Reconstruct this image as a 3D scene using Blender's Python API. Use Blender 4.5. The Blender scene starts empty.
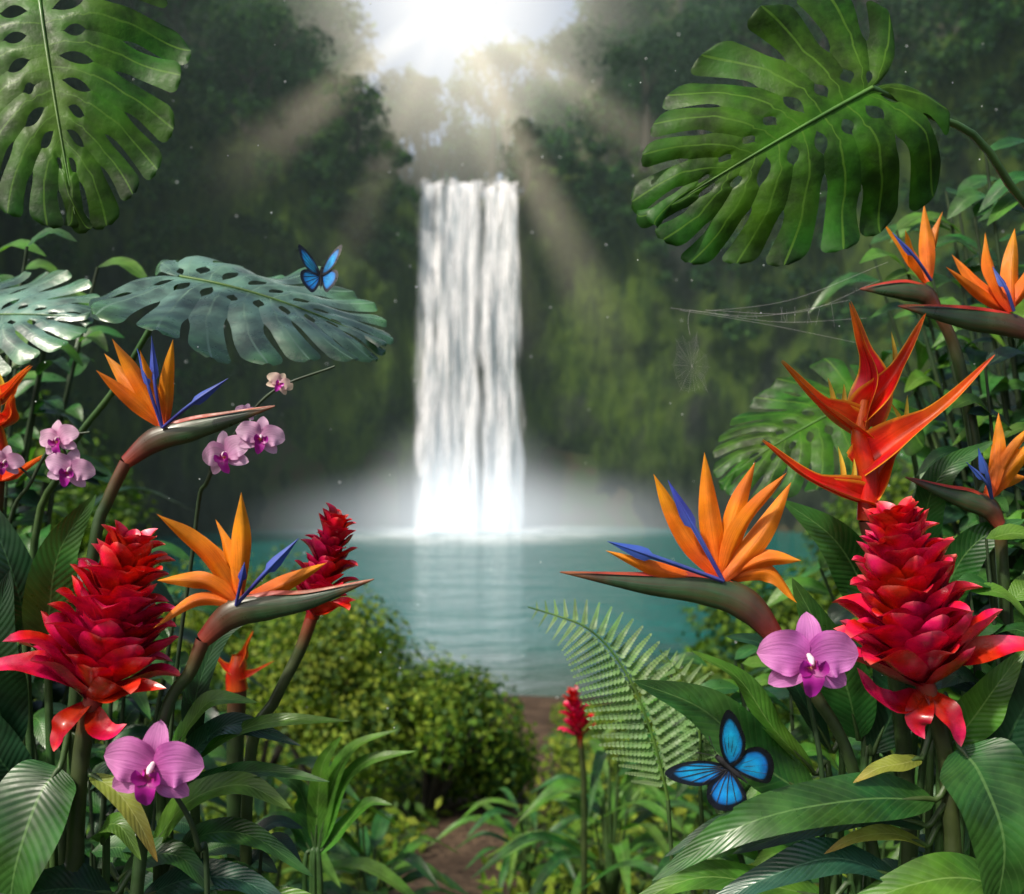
import bpy, bmesh, math, random
import numpy as np
from mathutils import Vector, noise
random.seed(7); rng = np.random.default_rng(7)
sc = bpy.context.scene

# ---------------------------------------------------------------- helpers
def cr(pts, n):
    P = np.array([tuple(p) for p in pts], float)
    if len(P) == 2:
        t = np.linspace(0, 1, n+1)[:, None]
        return P[0]*(1-t)+P[1]*t
    P = np.vstack([2*P[0]-P[1], P, 2*P[-1]-P[-2]])
    m = len(P)-3
    out = []
    for i in range(n+1):
        s = i/n*m; k = min(int(s), m-1); t = s-k
        a, b, c, d = P[k], P[k+1], P[k+2], P[k+3]
        out.append(0.5*((2*b)+(c-a)*t+(2*a-5*b+4*c-d)*t*t+(3*b-a-3*c+d)*t**3))
    return np.array(out)
def nrm(a):
    a = np.asarray(a, float)
    return a/(np.linalg.norm(a, axis=-1, keepdims=True)+1e-12)

class MB:
    def __init__(s, name, origin=(0, 0, 0)):
        s.name = name; s.o = np.array(tuple(origin), float)
        s.V = []; s.F = []; s.Mi = []; s.UV = []; s.nv = 0; s.mats = []
    def mi(s, mat):
        if mat not in s.mats: s.mats.append(mat)
        return s.mats.index(mat)
    def raw(s, V, F, UV, mi):
        V = np.asarray(V, float).reshape(-1, 3); F = np.asarray(F, int).reshape(-1, 4)
        s.V.append(V); s.F.append(F+s.nv); s.UV.append(np.asarray(UV, float).reshape(-1, 2))
        s.Mi.append(np.broadcast_to(np.asarray(mi), (len(F),)).copy()); s.nv += len(V)
    def grid(s, P, UV, mat):
        P = np.asarray(P, float); n, m = P.shape[:2]
        idx = np.arange(n*m).reshape(n, m)
        F = np.stack([idx[:-1, :-1], idx[:-1, 1:], idx[1:, 1:], idx[1:, :-1]], -1).reshape(-1, 4)
        s.raw(P, F, UV, s.mi(mat))
    def tube(s, pts, rad, mat, n=9, seg=None, flat=1.0):
        seg = seg or max(6, 6*(len(pts)-1))
        C = cr(pts, seg)
        R = np.interp(np.linspace(0, 1, seg+1), np.linspace(0, 1, len(rad)), rad)
        T = nrm(np.gradient(C, axis=0))
        ref = np.array([0.13, -1.0, 0.21])
        S = nrm(np.cross(T, ref)); N = np.cross(S, T)
        a = np.linspace(0, 2*np.pi, n+1)
        P = C[:, None]+R[:, None, None]*(np.cos(a)[None, :, None]*S[:, None]+flat*np.sin(a)[None, :, None]*N[:, None])
        uu, vv = np.meshgrid(np.linspace(0, 1, n+1), np.linspace(0, 1, seg+1))
        s.grid(P, np.stack([uu, vv], -1), mat)
    def blade(s, pts, W, mat, up=(0, -1, .3), seg=14, nc=6, fold=.25, prof='lance', wave=0.0, fpow=1.3, wf=None):
        C = cr(pts, seg); t = np.linspace(0, 1, seg+1)
        T = nrm(np.gradient(C, axis=0))
        up = np.asarray(tuple(up), float)
        S = nrm(np.cross(T, up)); N = np.cross(S, T)
        w = W*PROF[prof](t)
        u = np.linspace(-1, 1, nc+1)
        ph = random.random()*6; fr = wf or random.uniform(9, 16)
        lift = fold*np.abs(u)[None, :]**fpow*w[:, None]
        if wave: lift = lift+wave*w[:, None]*np.sin(fr*t+ph)[:, None]*(u**2)[None, :]*np.where(u > 0, 1, -.7)[None, :]
        P = C[:, None]+S[:, None]*(u[None, :, None]*w[:, None, None])+N[:, None]*lift[..., None]
        uu, vv = np.meshgrid(u*.5+.5, t)
        s.grid(P, np.stack([uu, vv], -1), mat)
    def kites(s, C, N, L, mats, asp=.3, droop=.3):
        n = len(C); N = nrm(N)
        T = rng.normal(size=(n, 3)); T[:, 2] -= droop
        T -= (T*N).sum(1, keepdims=True)*N; T = nrm(T); S = np.cross(N, T)
        l = (L*rng.uniform(.6, 1.3, n))[:, None]
        V = np.stack([C-T*l*.5, C+S*l*asp-T*l*.05, C+T*l*.5-N*l*.1, C-S*l*asp-T*l*.05], 1)
        F = np.arange(4*n).reshape(n, 4)
        UV = np.tile(np.array([[.5, 0], [0, .5], [.5, 1], [1, .5]]), (n, 1))
        ids = np.array([s.mi(m) for m in mats])
        s.raw(V, F, UV, ids[rng.integers(0, len(ids), n)])
    def crown(s, c, r, n, L, mats, lumps=9, droop=.3, asp=.3, fill=.35):
        c = np.array(c, float); r = np.array(r, float)*np.ones(3)
        d = nrm(rng.normal(size=(lumps, 3))); d[:, 2] = np.abs(d[:, 2])*.9-.2
        cen = c+d*r*rng.uniform(.35, .75, (lumps, 1)); sr = rng.uniform(.3, .55, lumps)
        k = rng.integers(0, lumps, n)
        dd = nrm(rng.normal(size=(n, 3)))
        C = cen[k]+dd*r*sr[k][:, None]*(rng.random((n, 1))**fill)
        s.kites(C, dd+rng.normal(size=(n, 3))*.5+np.array([0, 0, .5]), L, mats, asp, droop)
    def ball(s, c, r, mat, n=8):
        th = np.linspace(0, np.pi, n//2+1); ph = np.linspace(0, 2*np.pi, n+1)
        P = np.array([[(c[0]+r*math.sin(a)*math.cos(b), c[1]+r*math.sin(a)*math.sin(b), c[2]+r*math.cos(a)) for b in ph] for a in th])
        s.grid(P, np.zeros(P.shape[:2]+(2,)), mat)
    def done(s, smooth=True):
        V = np.concatenate(s.V)-s.o; F = np.concatenate(s.F); UV = np.concatenate(s.UV); M_ = np.concatenate(s.Mi)
        me = bpy.data.meshes.new(s.name)
        me.vertices.add(len(V)); me.vertices.foreach_set('co', V.astype(np.float32).ravel())
        me.loops.add(F.size); me.loops.foreach_set('vertex_index', F.astype(np.int32).ravel())
        me.polygons.add(len(F)); me.polygons.foreach_set('loop_start', (np.arange(len(F))*4).astype(np.int32))
        me.update(calc_edges=True)
        me.polygons.foreach_set('material_index', M_.astype(np.int32))
        me.polygons.foreach_set('use_smooth', np.full(len(F), smooth))
        uv = me.uv_layers.new(name='UVMap'); uv.data.foreach_set('uv', UV[F.ravel()].astype(np.float32).ravel())
        for m in s.mats: me.materials.append(m)
        me.validate(); me.update()
        ob = bpy.data.objects.new(s.name, me); ob.location = s.o
        sc.collection.objects.link(ob); return ob

PROF = {
 'lance': lambda t: np.sin(np.pi*np.clip(t, 0, 1)**.75)**.75*(1-.25*t)+.012,
 'oval': lambda t: np.sqrt(np.clip(1-(2*t-1)**2, 0, 1)),
 'petal': lambda t: np.sin(np.pi*t**.8)**.6*.98+.02,
 'sepal': lambda t: .28+.72*np.sin(np.pi*np.clip(t, 0, 1)**.9)-.28*t**2.0-.0,
 'claw': lambda t: (1-t)**.75*(.55+.45*np.sin(np.pi*np.clip(t*1.6+.1, 0, 1)))+.01,
 'bract': lambda t: np.clip(np.sin(np.pi*(t**1.15*.93+.07)), 0, 1)**.68,
 'arrow': lambda t: np.where(t < .55, .30+.2*t, np.where(t < .68, 1.0, (1-t)/.32))+.02,
}

# ---------------------------------------------------------------- materials
def nodes(name):
    m = bpy.data.materials.new(name); m.use_nodes = True
    nt = m.node_tree; nt.nodes.clear()
    return m, nt, nt.nodes.new, nt.links.new
def mth(nt, op, a, b=None, clamp=False):
    n = nt.nodes.new('ShaderNodeMath'); n.operation = op; n.use_clamp = clamp
    for i, v in enumerate([a, b]):
        if v is None: continue
        if isinstance(v, (int, float)): n.inputs[i].default_value = v
        else: nt.links.new(v, n.inputs[i])
    return n.outputs[0]
def mixc(nt, fac, a, b, mode='MIX'):
    n = nt.nodes.new('ShaderNodeMix'); n.data_type = 'RGBA'; n.blend_type = mode
    for sock, v in ((n.inputs[0], fac), (n.inputs[6], a), (n.inputs[7], b)):
        if isinstance(v, (int, float)): sock.default_value = v
        elif isinstance(v, tuple): sock.default_value = (*v[:3], 1)
        else: nt.links.new(v, sock)
    return n.outputs[2]
def ramp(nt, fac, stops):
    n = nt.nodes.new('ShaderNodeValToRGB'); e = n.color_ramp.elements
    while len(e) < len(stops): e.new(.5)
    for i, (p, c) in enumerate(stops):
        e[i].position = p
        e[i].color = (*c, 1) if isinstance(c, tuple) else (c, c, c, 1)
    nt.links.new(fac, n.inputs[0]); return n.outputs[0]
def maprange(nt, v, a, b, c=0., d=1.):
    n = nt.nodes.new('ShaderNodeMapRange'); n.interpolation_type = 'SMOOTHSTEP'
    nt.links.new(v, n.inputs[0])
    for i, x in enumerate((a, b, c, d)): n.inputs[i+1].default_value = x
    return n.outputs[0]
def ntex(nt, scale, detail=4, vec=None, stretch=None, rough=.55, coord='Object'):
    if vec is None:
        vec = nt.nodes.new('ShaderNodeTexCoord').outputs[coord]
    if stretch:
        mp = nt.nodes.new('ShaderNodeMapping'); mp.inputs['Scale'].default_value = stretch
        nt.links.new(vec, mp.inputs[0]); vec = mp.outputs[0]
    n = nt.nodes.new('ShaderNodeTexNoise'); n.inputs['Scale'].default_value = scale
    n.inputs['Detail'].default_value = detail; n.inputs['Roughness'].default_value = rough
    nt.links.new(vec, n.inputs['Vector']); return n.outputs['Fac']

def M(name, stops, axis='v', rough=.4, trans=.25, veins=0, slant=.5, vcol=None, vstr=.28, mid=.05, vary=.35, nscale=25,
      bump=.25, spec=.5, streak=0, coat=0, tcol=None, edge=None):
    m, nt, N, L = nodes(name)
    out = N('ShaderNodeOutputMaterial'); p = N('ShaderNodeBsdfPrincipled')
    tc = N('ShaderNodeTexCoord'); sp = N('ShaderNodeSeparateXYZ'); L(tc.outputs['UV'], sp.inputs[0])
    u, v = sp.outputs[0], sp.outputs[1]
    du = mth(nt, 'MULTIPLY', mth(nt, 'ABSOLUTE', mth(nt, 'SUBTRACT', u, .5)), 2.)
    col = ramp(nt, {'v': v, 'u': u, 'd': du}[axis], stops)
    nz = ntex(nt, nscale, 5)
    val = maprange(nt, nz, .3, .7, 1-vary, 1+vary)
    hsv = N('ShaderNodeHueSaturation'); L(col, hsv.inputs['Color']); L(val, hsv.inputs['Value'])
    nz2 = ntex(nt, nscale*.35, 2)
    L(maprange(nt, nz2, .35, .65, .485, .515), hsv.inputs['Hue'])
    col = hsv.outputs[0]; height = nz
    if edge:
        col = mixc(nt, maprange(nt, du, edge[1], edge[2]), col, edge[0])
    if veins:
        w = mth(nt, 'SUBTRACT', mth(nt, 'MULTIPLY', v, float(veins)), mth(nt, 'MULTIPLY', du, veins*slant*.3))
        fr = mth(nt, 'ABSOLUTE', mth(nt, 'SUBTRACT', mth(nt, 'FRACT', w), .5))
        line = maprange(nt, fr, .0, .16, 1., 0.)
        col = mixc(nt, mth(nt, 'MULTIPLY', line, vstr*.45), col, vcol)
        height = mth(nt, 'ADD', mth(nt, 'MULTIPLY', nz, .4), mth(nt, 'MULTIPLY', maprange(nt, fr, 0., .5), .35))
    if vcol and mid:
        mm = maprange(nt, du, mid*.4, mid, 1., 0.)
        col = mixc(nt, mth(nt, 'MULTIPLY', mm, min(1, vstr*2.0)), col, vcol)
    if streak:
        st = ntex(nt, 1.0, 3, vec=tc.outputs['UV'], stretch=(streak, 1.5, 1))
        col = mixc(nt, maprange(nt, st, .4, .75, 0, .4), col, tuple(c*.45 for c in stops[0][1]))
        height = st
    L(col, p.inputs['Base Color'])
    rr = maprange(nt, ntex(nt, nscale*2.3, 3), .3, .7, rough*.8, min(1, rough*1.35)); L(rr, p.inputs['Roughness'])
    p.inputs['Specular IOR Level'].default_value = spec
    p.inputs['Coat Weight'].default_value = coat; p.inputs['Coat Roughness'].default_value = .15
    b = N('ShaderNodeBump'); b.inputs['Strength'].default_value = bump; b.inputs['Distance'].default_value = .003
    L(height, b.inputs['Height']); L(b.outputs[0], p.inputs['Normal'])
    if trans:
        tr = N('ShaderNodeBsdfTranslucent'); L(mixc(nt, 1., col, tcol or (1.6, 1.8, .8), 'MULTIPLY'), tr.inputs[0])
        ms = N('ShaderNodeMixShader'); ms.inputs[0].default_value = trans
        L(p.outputs[0], ms.inputs[1]); L(tr.outputs[0], ms.inputs[2]); L(ms.outputs[0], out.inputs[0])
    else: L(p.outputs[0], out.inputs[0])
    return m

lf_dark = M('leaf_dark', [(0, (.008, .036, .014)), (1, (.010, .042, .013))], veins=22, vcol=(.05, .13, .05), rough=.34, trans=.12, vary=.5)
lf_mid = M('leaf_mid', [(0, (.018, .080, .014)), (1, (.030, .105, .018))], veins=22, vcol=(.12, .24, .07), rough=.33, trans=.2, vary=.5)
lf_bright = M('leaf_bright', [(0, (.055, .16, .016)), (1, (.085, .20, .022))], veins=18, vcol=(.22, .36, .10), rough=.38, trans=.3, vary=.4)
lf_yel = M('leaf_yellowing', [(0, (.16, .21, .03)), (.7, (.24, .25, .04)), (1, (.30, .20, .04))], veins=14, vcol=(.4, .42, .15), trans=.3)
lf_blue = M('leaf_bluish', [(0, (.014, .06, .035)), (1, (.02, .075, .045))], veins=24, vcol=(.10, .22, .14), rough=.3, trans=.1, spec=.7)
mon_g = M('monstera_leaf_green', [(0, (.042, .120, .005)), (.8, (.022, .080, .005)), (1, (.016, .060, .005))], veins=0, vcol=(.09, .20, .02), mid=.09, vstr=.32, rough=.46, spec=.28, trans=.3, nscale=26, vary=.6, bump=1.)
mon_b = M('monstera_leaf_silver', [(0, (.09, .19, .14)), (.6, (.09, .17, .13)), (1, (.04, .13, .04))], veins=0, vcol=(.15, .26, .18), mid=.09, vstr=.4, rough=.30, trans=.12, spec=1., nscale=22, vary=.6, bump=1.)
stem_g = M('stem_green', [(0, (.03, .085, .02)), (1, (.04, .075, .02))], trans=0, rough=.45)
stem_r = M('stem_red', [(0, (.020, .05, .014)), (.75, (.028, .05, .016)), (1, (.09, .022, .016))], trans=0, rough=.4)
stem_d = M('stem_dark', [(0, (.02, .045, .015)), (1, (.02, .04, .015))], trans=0, rough=.5)
bop_or = M('bop_sepal', [(0, (.78, .10, .004)), (.4, (.90, .22, .005)), (1, (.92, .35, .012))], rough=.42, trans=.3, streak=26, vary=.25, tcol=(1, .8, .3), bump=.45)
bop_bl = M('bop_tongue', [(0, (.05, .05, .25)), (1, (.03, .08, .36))], rough=.35, trans=.1, vary=.3, tcol=(.5, .5, 1))
bop_beak = M('bop_spathe', [(0, (.22, .03, .02)), (.18, (.07, .035, .02)), (.45, (.020, .055, .022)), (.85, (.022, .055, .026)), (1, (.20, .05, .02))], rough=.33, trans=0, streak=14, bump=.2)
bop_rim = M('bop_spathe_rim', [(0, (.45, .06, .015)), (1, (.28, .05, .015))], rough=.4, trans=.1, tcol=(1, .5, .3))
hel = M('heliconia_bract', [(0, (.58, .028, .006)), (.5, (.68, .055, .006)), (1, (.72, .14, .010))], rough=.34, trans=.2, edge=((.90, .40, .03), .78, 1.0), tcol=(1, .6, .2), vary=.35, streak=12)
hel_y = M('heliconia_flower', [(0, (.8, .4, .03)), (1, (.55, .45, .05))], trans=.3, tcol=(1, .9, .3))
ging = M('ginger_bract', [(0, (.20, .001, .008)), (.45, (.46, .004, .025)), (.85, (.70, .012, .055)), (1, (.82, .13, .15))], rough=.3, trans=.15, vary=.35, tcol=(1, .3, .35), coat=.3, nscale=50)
ging_s = M('ginger_stem', [(0, (.03, .06, .015)), (.8, (.04, .05, .018)), (1, (.20, .006, .012))], trans=0)
orc_p = M('orchid_petal', [(0, (.50, .07, .38)), (.3, (.62, .16, .52)), (1, (.70, .26, .60))], rough=.5, trans=.35, vary=.16, streak=18, tcol=(1, .6, 1), bump=.3)
orc_q = M('orchid_petal_lilac', [(0, (.66, .26, .50)), (.3, (.72, .38, .60)), (1, (.76, .50, .68))], rough=.5, trans=.35, vary=.1, streak=16, tcol=(1, .8, 1), bump=.2)
orc_l = M('orchid_lip', [(0, (.75, .45, .05)), (.25, (.35, .01, .20)), (1, (.42, .02, .36))], rough=.4, trans=.2, tcol=(1, .4, .8))
orc_c = M('orchid_column', [(0, (.85, .75, .75)), (1, (.85, .55, .70))], rough=.4, trans=.2, tcol=(1, 1, 1))
orc_w = M('orchid_pale', [(0, (.55, .30, .35)), (1, (.70, .58, .42))], rough=.5, trans=.3, tcol=(1, .8, .8))
fernm = M('fern_frond', [(0, (.08, .20, .04)), (1, (.12, .25, .06))], rough=.5, trans=.35, vcol=(.2, .3, .1), mid=.1)
bush_a = M('bush_leaf_a', [(0, (.075, .15, .012)), (1, (.12, .20, .018))], rough=.6, spec=.25, trans=.35, nscale=3, mid=0)
bush_b = M('bush_leaf_b', [(0, (.024, .070, .010)), (1, (.038, .09, .013))], rough=.6, spec=.25, trans=.3, nscale=3, mid=0)
bush_c = M('bush_leaf_c', [(0, (.17, .25, .025)), (1, (.22, .28, .03))], rough=.6, spec=.25, trans=.4, nscale=3, mid=0)
tree_a = M('tree_leaf_a', [(0, (.010, .042, .014)), (1, (.016, .055, .017))], rough=.7, spec=.12, trans=.25, nscale=.25, vary=.55, mid=0)
tree_b = M('tree_leaf_b', [(0, (.024, .080, .014)), (1, (.038, .10, .018))], rough=.7, spec=.12, trans=.3, nscale=.25, vary=.55, mid=0)
tree_c = M('tree_leaf_dark', [(0, (.005, .023, .011)), (1, (.008, .030, .013))], rough=.7, spec=.12, trans=.2, nscale=.25, vary=.5, mid=0)
bark = M('bark', [(0, (.022, .020, .015)), (1, (.02, .019, .014))], trans=0, rough=.9, nscale=6, bump=.8)
silk = M('web_silk', [(0, (.7, .7, .7)), (1, (.7, .7, .7))], trans=.3, rough=.3, tcol=(1, 1, 1), vary=.05)
bodym = M('butterfly_body', [(0, (.015, .015, .02)), (1, (.02, .02, .02))], trans=0, rough=.7)
wing = M('morpho_wing', [(0, (.02, .30, .60)), (.35, (.01, .38, .80)), (.66, (.01, .22, .60)), (.78, (.004, .008, .02)), (1, (.005, .005, .008))], rough=.3, trans=.1, vary=.25, tcol=(.4, .8, 1), spec=.7, nscale=60)
dropm = M('droplet_water', [(0, (.8, .85, .85)), (1, (.8, .85, .85))], rough=.05, trans=.3, tcol=(1, 1, 1), vary=0)

def simple_rock():
    m, nt, N, L = nodes('cliff_moss_rock')
    out = N('ShaderNodeOutputMaterial'); p = N('ShaderNodeBsdfPrincipled')
    n1 = ntex(nt, .30, 8, stretch=(1, 1, .6)); n2 = ntex(nt, 1.3, 8, stretch=(1.2, 1.2, .30), rough=.75)
    geo = N('ShaderNodeNewGeometry'); sp = N('ShaderNodeSeparateXYZ'); L(geo.outputs['Position'], sp.inputs[0])
    hz = maprange(nt, sp.outputs[2], 1.0, 4.5)
    rock = mixc(nt, maprange(nt, n2, .35, .65), (.006, .011, .011), (.030, .036, .031))
    moss = mixc(nt, maprange(nt, n2, .35, .62), (.012, .042, .004), (.085, .155, .012))
    f = mth(nt, 'MULTIPLY', maprange(nt, n1, .33, .50), mth(nt, 'ADD', mth(nt, 'MULTIPLY', hz, .9), .05))
    L(mixc(nt, f, rock, moss), p.inputs['Base Color']); p.inputs['Roughness'].default_value = .9; p.inputs['Specular IOR Level'].default_value = .2
    b = N('ShaderNodeBump'); b.inputs['Distance'].default_value = .9; b.inputs['Strength'].default_value = 1.
    L(n2, b.inputs['Height']); L(b.outputs[0], p.inputs['Normal']); L(p.outputs[0], out.inputs[0]); return m
rockm = simple_rock()
def soil_mat(name, c1, c2, c3, s1, s2, lo, hi, rough, bd):
    m, nt, N, L = nodes(name)
    out = N('ShaderNodeOutputMaterial'); p = N('ShaderNodeBsdfPrincipled')
    n1 = ntex(nt, s1, 6); n2 = ntex(nt, s2, 6)
    c = mixc(nt, maprange(nt, n1, .4, .6), c1, c2); c = mixc(nt, maprange(nt, n2, lo, hi), c, c3)
    L(c, p.inputs['Base Color']); p.inputs['Roughness'].default_value = rough; p.inputs['Specular IOR Level'].default_value = .2
    b = N('ShaderNodeBump'); b.inputs['Distance'].default_value = bd; L(n2, b.inputs['Height']); L(b.outputs[0], p.inputs['Normal'])
    L(p.outputs[0], out.inputs[0]); return m
def water_mat():
    m, nt, N, L = nodes('lake_water')
    out = N('ShaderNodeOutputMaterial'); p = N('ShaderNodeBsdfPrincipled')
    geo = N('ShaderNodeNewGeometry')
    d = N('ShaderNodeVectorMath'); d.operation = 'DISTANCE'; L(geo.outputs['Position'], d.inputs[0]); d.inputs[1].default_value = (-2.2, 49.5, 0)
    nz = ntex(nt, .5, 6)
    foam = mth(nt, 'MULTIPLY', maprange(nt, d.outputs['Value'], 3., 10., 1., 0.), maprange(nt, nz, .35, .6, .2, 1.))
    sp = N('ShaderNodeSeparateXYZ'); L(geo.outputs['Position'], sp.inputs[0])
    shore = maprange(nt, sp.outputs[1], 15.5, 23, 0., 1.)
    teal = mixc(nt, ntex(nt, .12, 3), (.001, .085, .078), (.003, .135, .122))
    teal = mixc(nt, shore, (.025, .055, .03), teal)
    L(mixc(nt, foam, teal, (.7, .8, .8)), p.inputs['Base Color'])
    p.inputs['Roughness'].default_value = .06; p.inputs['IOR'].default_value = 1.33; p.inputs['Specular IOR Level'].default_value = .30
    w1 = ntex(nt, .55, 4, stretch=(.5, 1.5, 1)); w2 = ntex(nt, 2.2, 5, stretch=(.5, 1.5, 1), rough=.65)
    b = N('ShaderNodeBump'); b.inputs['Distance'].default_value = .7; b.inputs['Strength'].default_value = .8
    L(mth(nt, 'ADD', w1, mth(nt, 'MULTIPLY', w2, .45)), b.inputs['Height']); L(b.outputs[0], p.inputs['Normal'])
    L(p.outputs[0], out.inputs[0]); return m
def fall_mat(name, lo, hi, sx):
    m, nt, N, L = nodes(name)
    out = N('ShaderNodeOutputMaterial'); p = N('ShaderNodeBsdfPrincipled')
    p.inputs['Roughness'].default_value = .6; p.inputs['Specular IOR Level'].default_value = .3
    tr = N('ShaderNodeBsdfTransparent'); ms = N('ShaderNodeMixShader')
    a = ntex(nt, 1., 8, stretch=(sx, .2, .14), rough=.72)
    b2 = ntex(nt, 1., 8, stretch=(sx*1.5, .2, .30), rough=.75)
    L(mixc(nt, maprange(nt, b2, .36, .56), (.42, .50, .55), (.88, .91, .93)), p.inputs['Base Color'])
    f = maprange(nt, mth(nt, 'ADD', mth(nt, 'MULTIPLY', a, .7), mth(nt, 'MULTIPLY', b2, .3)), lo, hi)
    tcn = N('ShaderNodeTexCoord'); sp = N('ShaderNodeSeparateXYZ'); L(tcn.outputs['UV'], sp.inputs[0])
    du = mth(nt, 'MULTIPLY', mth(nt, 'ABSOLUTE', mth(nt, 'SUBTRACT', sp.outputs[0], .5)), 2.)
    f = mth(nt, 'MULTIPLY', f, maprange(nt, du, .74, 1., 1., 0.))
    L(f, ms.inputs[0]); L(tr.outputs[0], ms.inputs[1]); L(p.outputs[0], ms.inputs[2]); L(ms.outputs[0], out.inputs[0])
    bb = N('ShaderNodeBump'); bb.inputs['Distance'].default_value = .15; L(b2, bb.inputs['Height']); L(bb.outputs[0], p.inputs['Normal'])
    return m

# ---------------------------------------------------------------- terrain
def ss(a, b, x):
    t = min(1, max(0, (x-a)/(b-a))); return t*t*(3-2*t)
def lateral(x, y): return abs(x+2.7*y/50)*50/max(y, 1)
def hgt(x, y):
    bank = min(2.5, 2.5-(max(y, 3.)-3.)*.185)
    bank = max(bank, -1.6)
    bank += .12*noise.noise(Vector((x*.5, y*.5, 0)))
    if y < 18: bank += max(0, abs(x)-5)*.16*(1-ss(12, 18, y))
    r = math.hypot(x, y-25)
    pl = ss(26.8, 30, r)*ss(0, 9, y)
    k = ss(2.5, 8, lateral(x, y)) if y > 30 else 1
    top = 17.2+min(max(0, r-29), 30)*(.22+.68*k)+2*noise.noise(Vector((x*.06, y*.06, 3)))
    return bank*(1-pl)+top*pl
g = MB('ground')
s1 = np.linspace(-1, 1, 241)
X = np.sign(s1)*np.abs(s1)**2.2*260; Y = np.sign(s1)*np.abs(s1)**2.2*260+8
P = np.array([[(x, y, hgt(x, y)) for x in X] for y in Y])
g.grid(P, P[..., :2]/10, soil_mat('ground_soil_grass', (.05, .038, .022), (.03, .06, .012), (.015, .02, .008), 1.2, 14, .3, .8, .9, .05)); g.done()

def pathx(y): return np.interp(y, [1, 3.4, 5.5, 8, 11, 14, 17], [-.30, -.26, -.12, .05, .18, .32, .35])
pt = MB('dirt_path')
rows = []
for y in np.linspace(1.0, 17.2, 90):
    w = .17+.022*y+.06*noise.noise(Vector((0, y, 0)))
    rows.append([(pathx(y)+u*w, y, hgt(pathx(y)+u*w, y)+.012+.015*(1-abs(u))) for u in np.linspace(-1, 1, 9)])
rows = np.array(rows); pt.grid(rows, rows[..., :2], soil_mat('dirt_path_soil', (.06, .038, .024), (.12, .08, .05), (.03, .02, .014), 3, 30, .45, .7, .85, .03)); pt.done()

lk = MB('lake'); xs = np.linspace(-40, 40, 41); ys = np.linspace(10, 54, 31)
P = np.array([[(x, y, 0) for x in xs] for y in ys]); lk.grid(P, P[..., :2], water_mat()); lk.done()

FX = -2.15
def topz(a, x):
    t = 18.6+5*ss(.25, 1.0, abs(a))
    return t-1.9*(1-ss(2.3, 3.4, abs(x-FX)))
cl = MB('cliff'); rows = []
na, nz_ = 420, 120
for i in range(na+1):
    a = math.radians(-105+210*i/na); col = []
    x0 = 26*math.sin(a); tz = topz(a, x0)
    for j in range(nz_+1):
        v = j/nz_; z = -2+v*(tz+2)
        r = 26.2+1.8*(1-ss(1.5, 6.5, z))*ss(.8, .1, abs(a))*1.0
        r += 1.8*noise.fractal(Vector((x0*.13, z*.12, a*2)), 1., 2., 5) + .5*noise.fractal(Vector((x0*.7, z*.35, 7)), 1., 2., 4)
        if abs(x0-FX) < 3.4: r = r*(.35)+.65*26.6
        if v > .94: r += (v-.94)*40
        col.append((r*math.sin(a), 25+r*math.cos(a), z))
    rows.append(col)
P = np.array(rows); cl.grid(P, P[..., :2]/10, rockm); cl.done()

wf = MB('waterfall')
def sheet(x0, x1, y0, mat, seedv, bulge=.25, n=70, spread=.10):
    R = []
    for j in range(101):
        v = j/100; z = 17.15*(1-v)+.0
        row = []
        for i in range(n+1):
            u = i/n; xc = FX; xb = x0+(x1-x0)*u; x = xc+(xb-xc)*(1+spread*v)
            x += .26*noise.noise(Vector((u*3, z*.45, seedv+3)))*(.3+v)
            y = y0-1.6*v**.5*.8-bulge*noise.noise(Vector((x*1.6, z*.14, seedv)))-.12*noise.noise(Vector((x*5, z*.4, seedv)))
            row.append((x, y, z+.45*noise.noise(Vector((x*1.1, 0, seedv)))*(1-v)))
        if j == 0:
            R.append([(p[0], p[1]+2.6, p[2]+.15) for p in row])
        R.append(row)
    R = np.array(R); uu, vv = np.meshgrid(np.linspace(0, 1, R.shape[1]), np.linspace(0, 1, R.shape[0]))
    wf.grid(R, np.stack([uu, vv], -1), mat)
fm1 = fall_mat('waterfall_sheet', .35, .49, 1.9); fm2 = fall_mat('waterfall_veil', .46, .60, 2.8)
sheet(FX-2.5, FX+.70, 51.0, fm1, 1, .30); sheet(FX+.62, FX+2.5, 51.1, fm1, 5, .30)
sheet(FX-2.6, FX+2.6, 50.5, fm2, 9, .45)
wf.done()

# ---------------------------------------------------------------- forest
fo = MB('forest')
def ftree(x, y, zg, h, r, n, mats, leaf=.34):
    c = (x, y, zg+h)
    fo.tube([(x, y, zg-1), (x+.2, y, zg+h*.5), (x, y, zg+h)], [.06*h**.6+.12, .12, .05], bark, n=6, seg=5)
    for q in range(4):
        a = random.random()*6.3
        fo.tube([(x, y, zg+h*.55), (x+math.cos(a)*r*.4, y+math.sin(a)*r*.4, zg+h*.85), (x+math.cos(a)*r*.75, y+math.sin(a)*r*.75, zg+h)], [.1, .06, .02], bark, n=5, seg=4)
    fo.crown(c, (r, r, r*.9), n, leaf, mats, lumps=11)
for i in range(430):
    a = math.radians(random.uniform(-75, 75)); rr = random.uniform(26.5, 50)
    x = rr*math.sin(a); y = 25+rr*math.cos(a)
    lat = lateral(x, y)
    if lat < 3.0+.0*(rr-26): continue
    zg = max(hgt(x, y), 17.5) if rr > 28.5 else topz(a, x)
    h = random.uniform(2.5, 6)*(.5+.5*ss(3, 9, lat))
    r = random.uniform(1.8, 3.2)*(.55+.45*ss(3, 8, lat))
    ftree(x, y, zg, h, r, int(210*r), [tree_a, tree_b, tree_c] if random.random() < .6 else [tree_a, tree_c])
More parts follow.
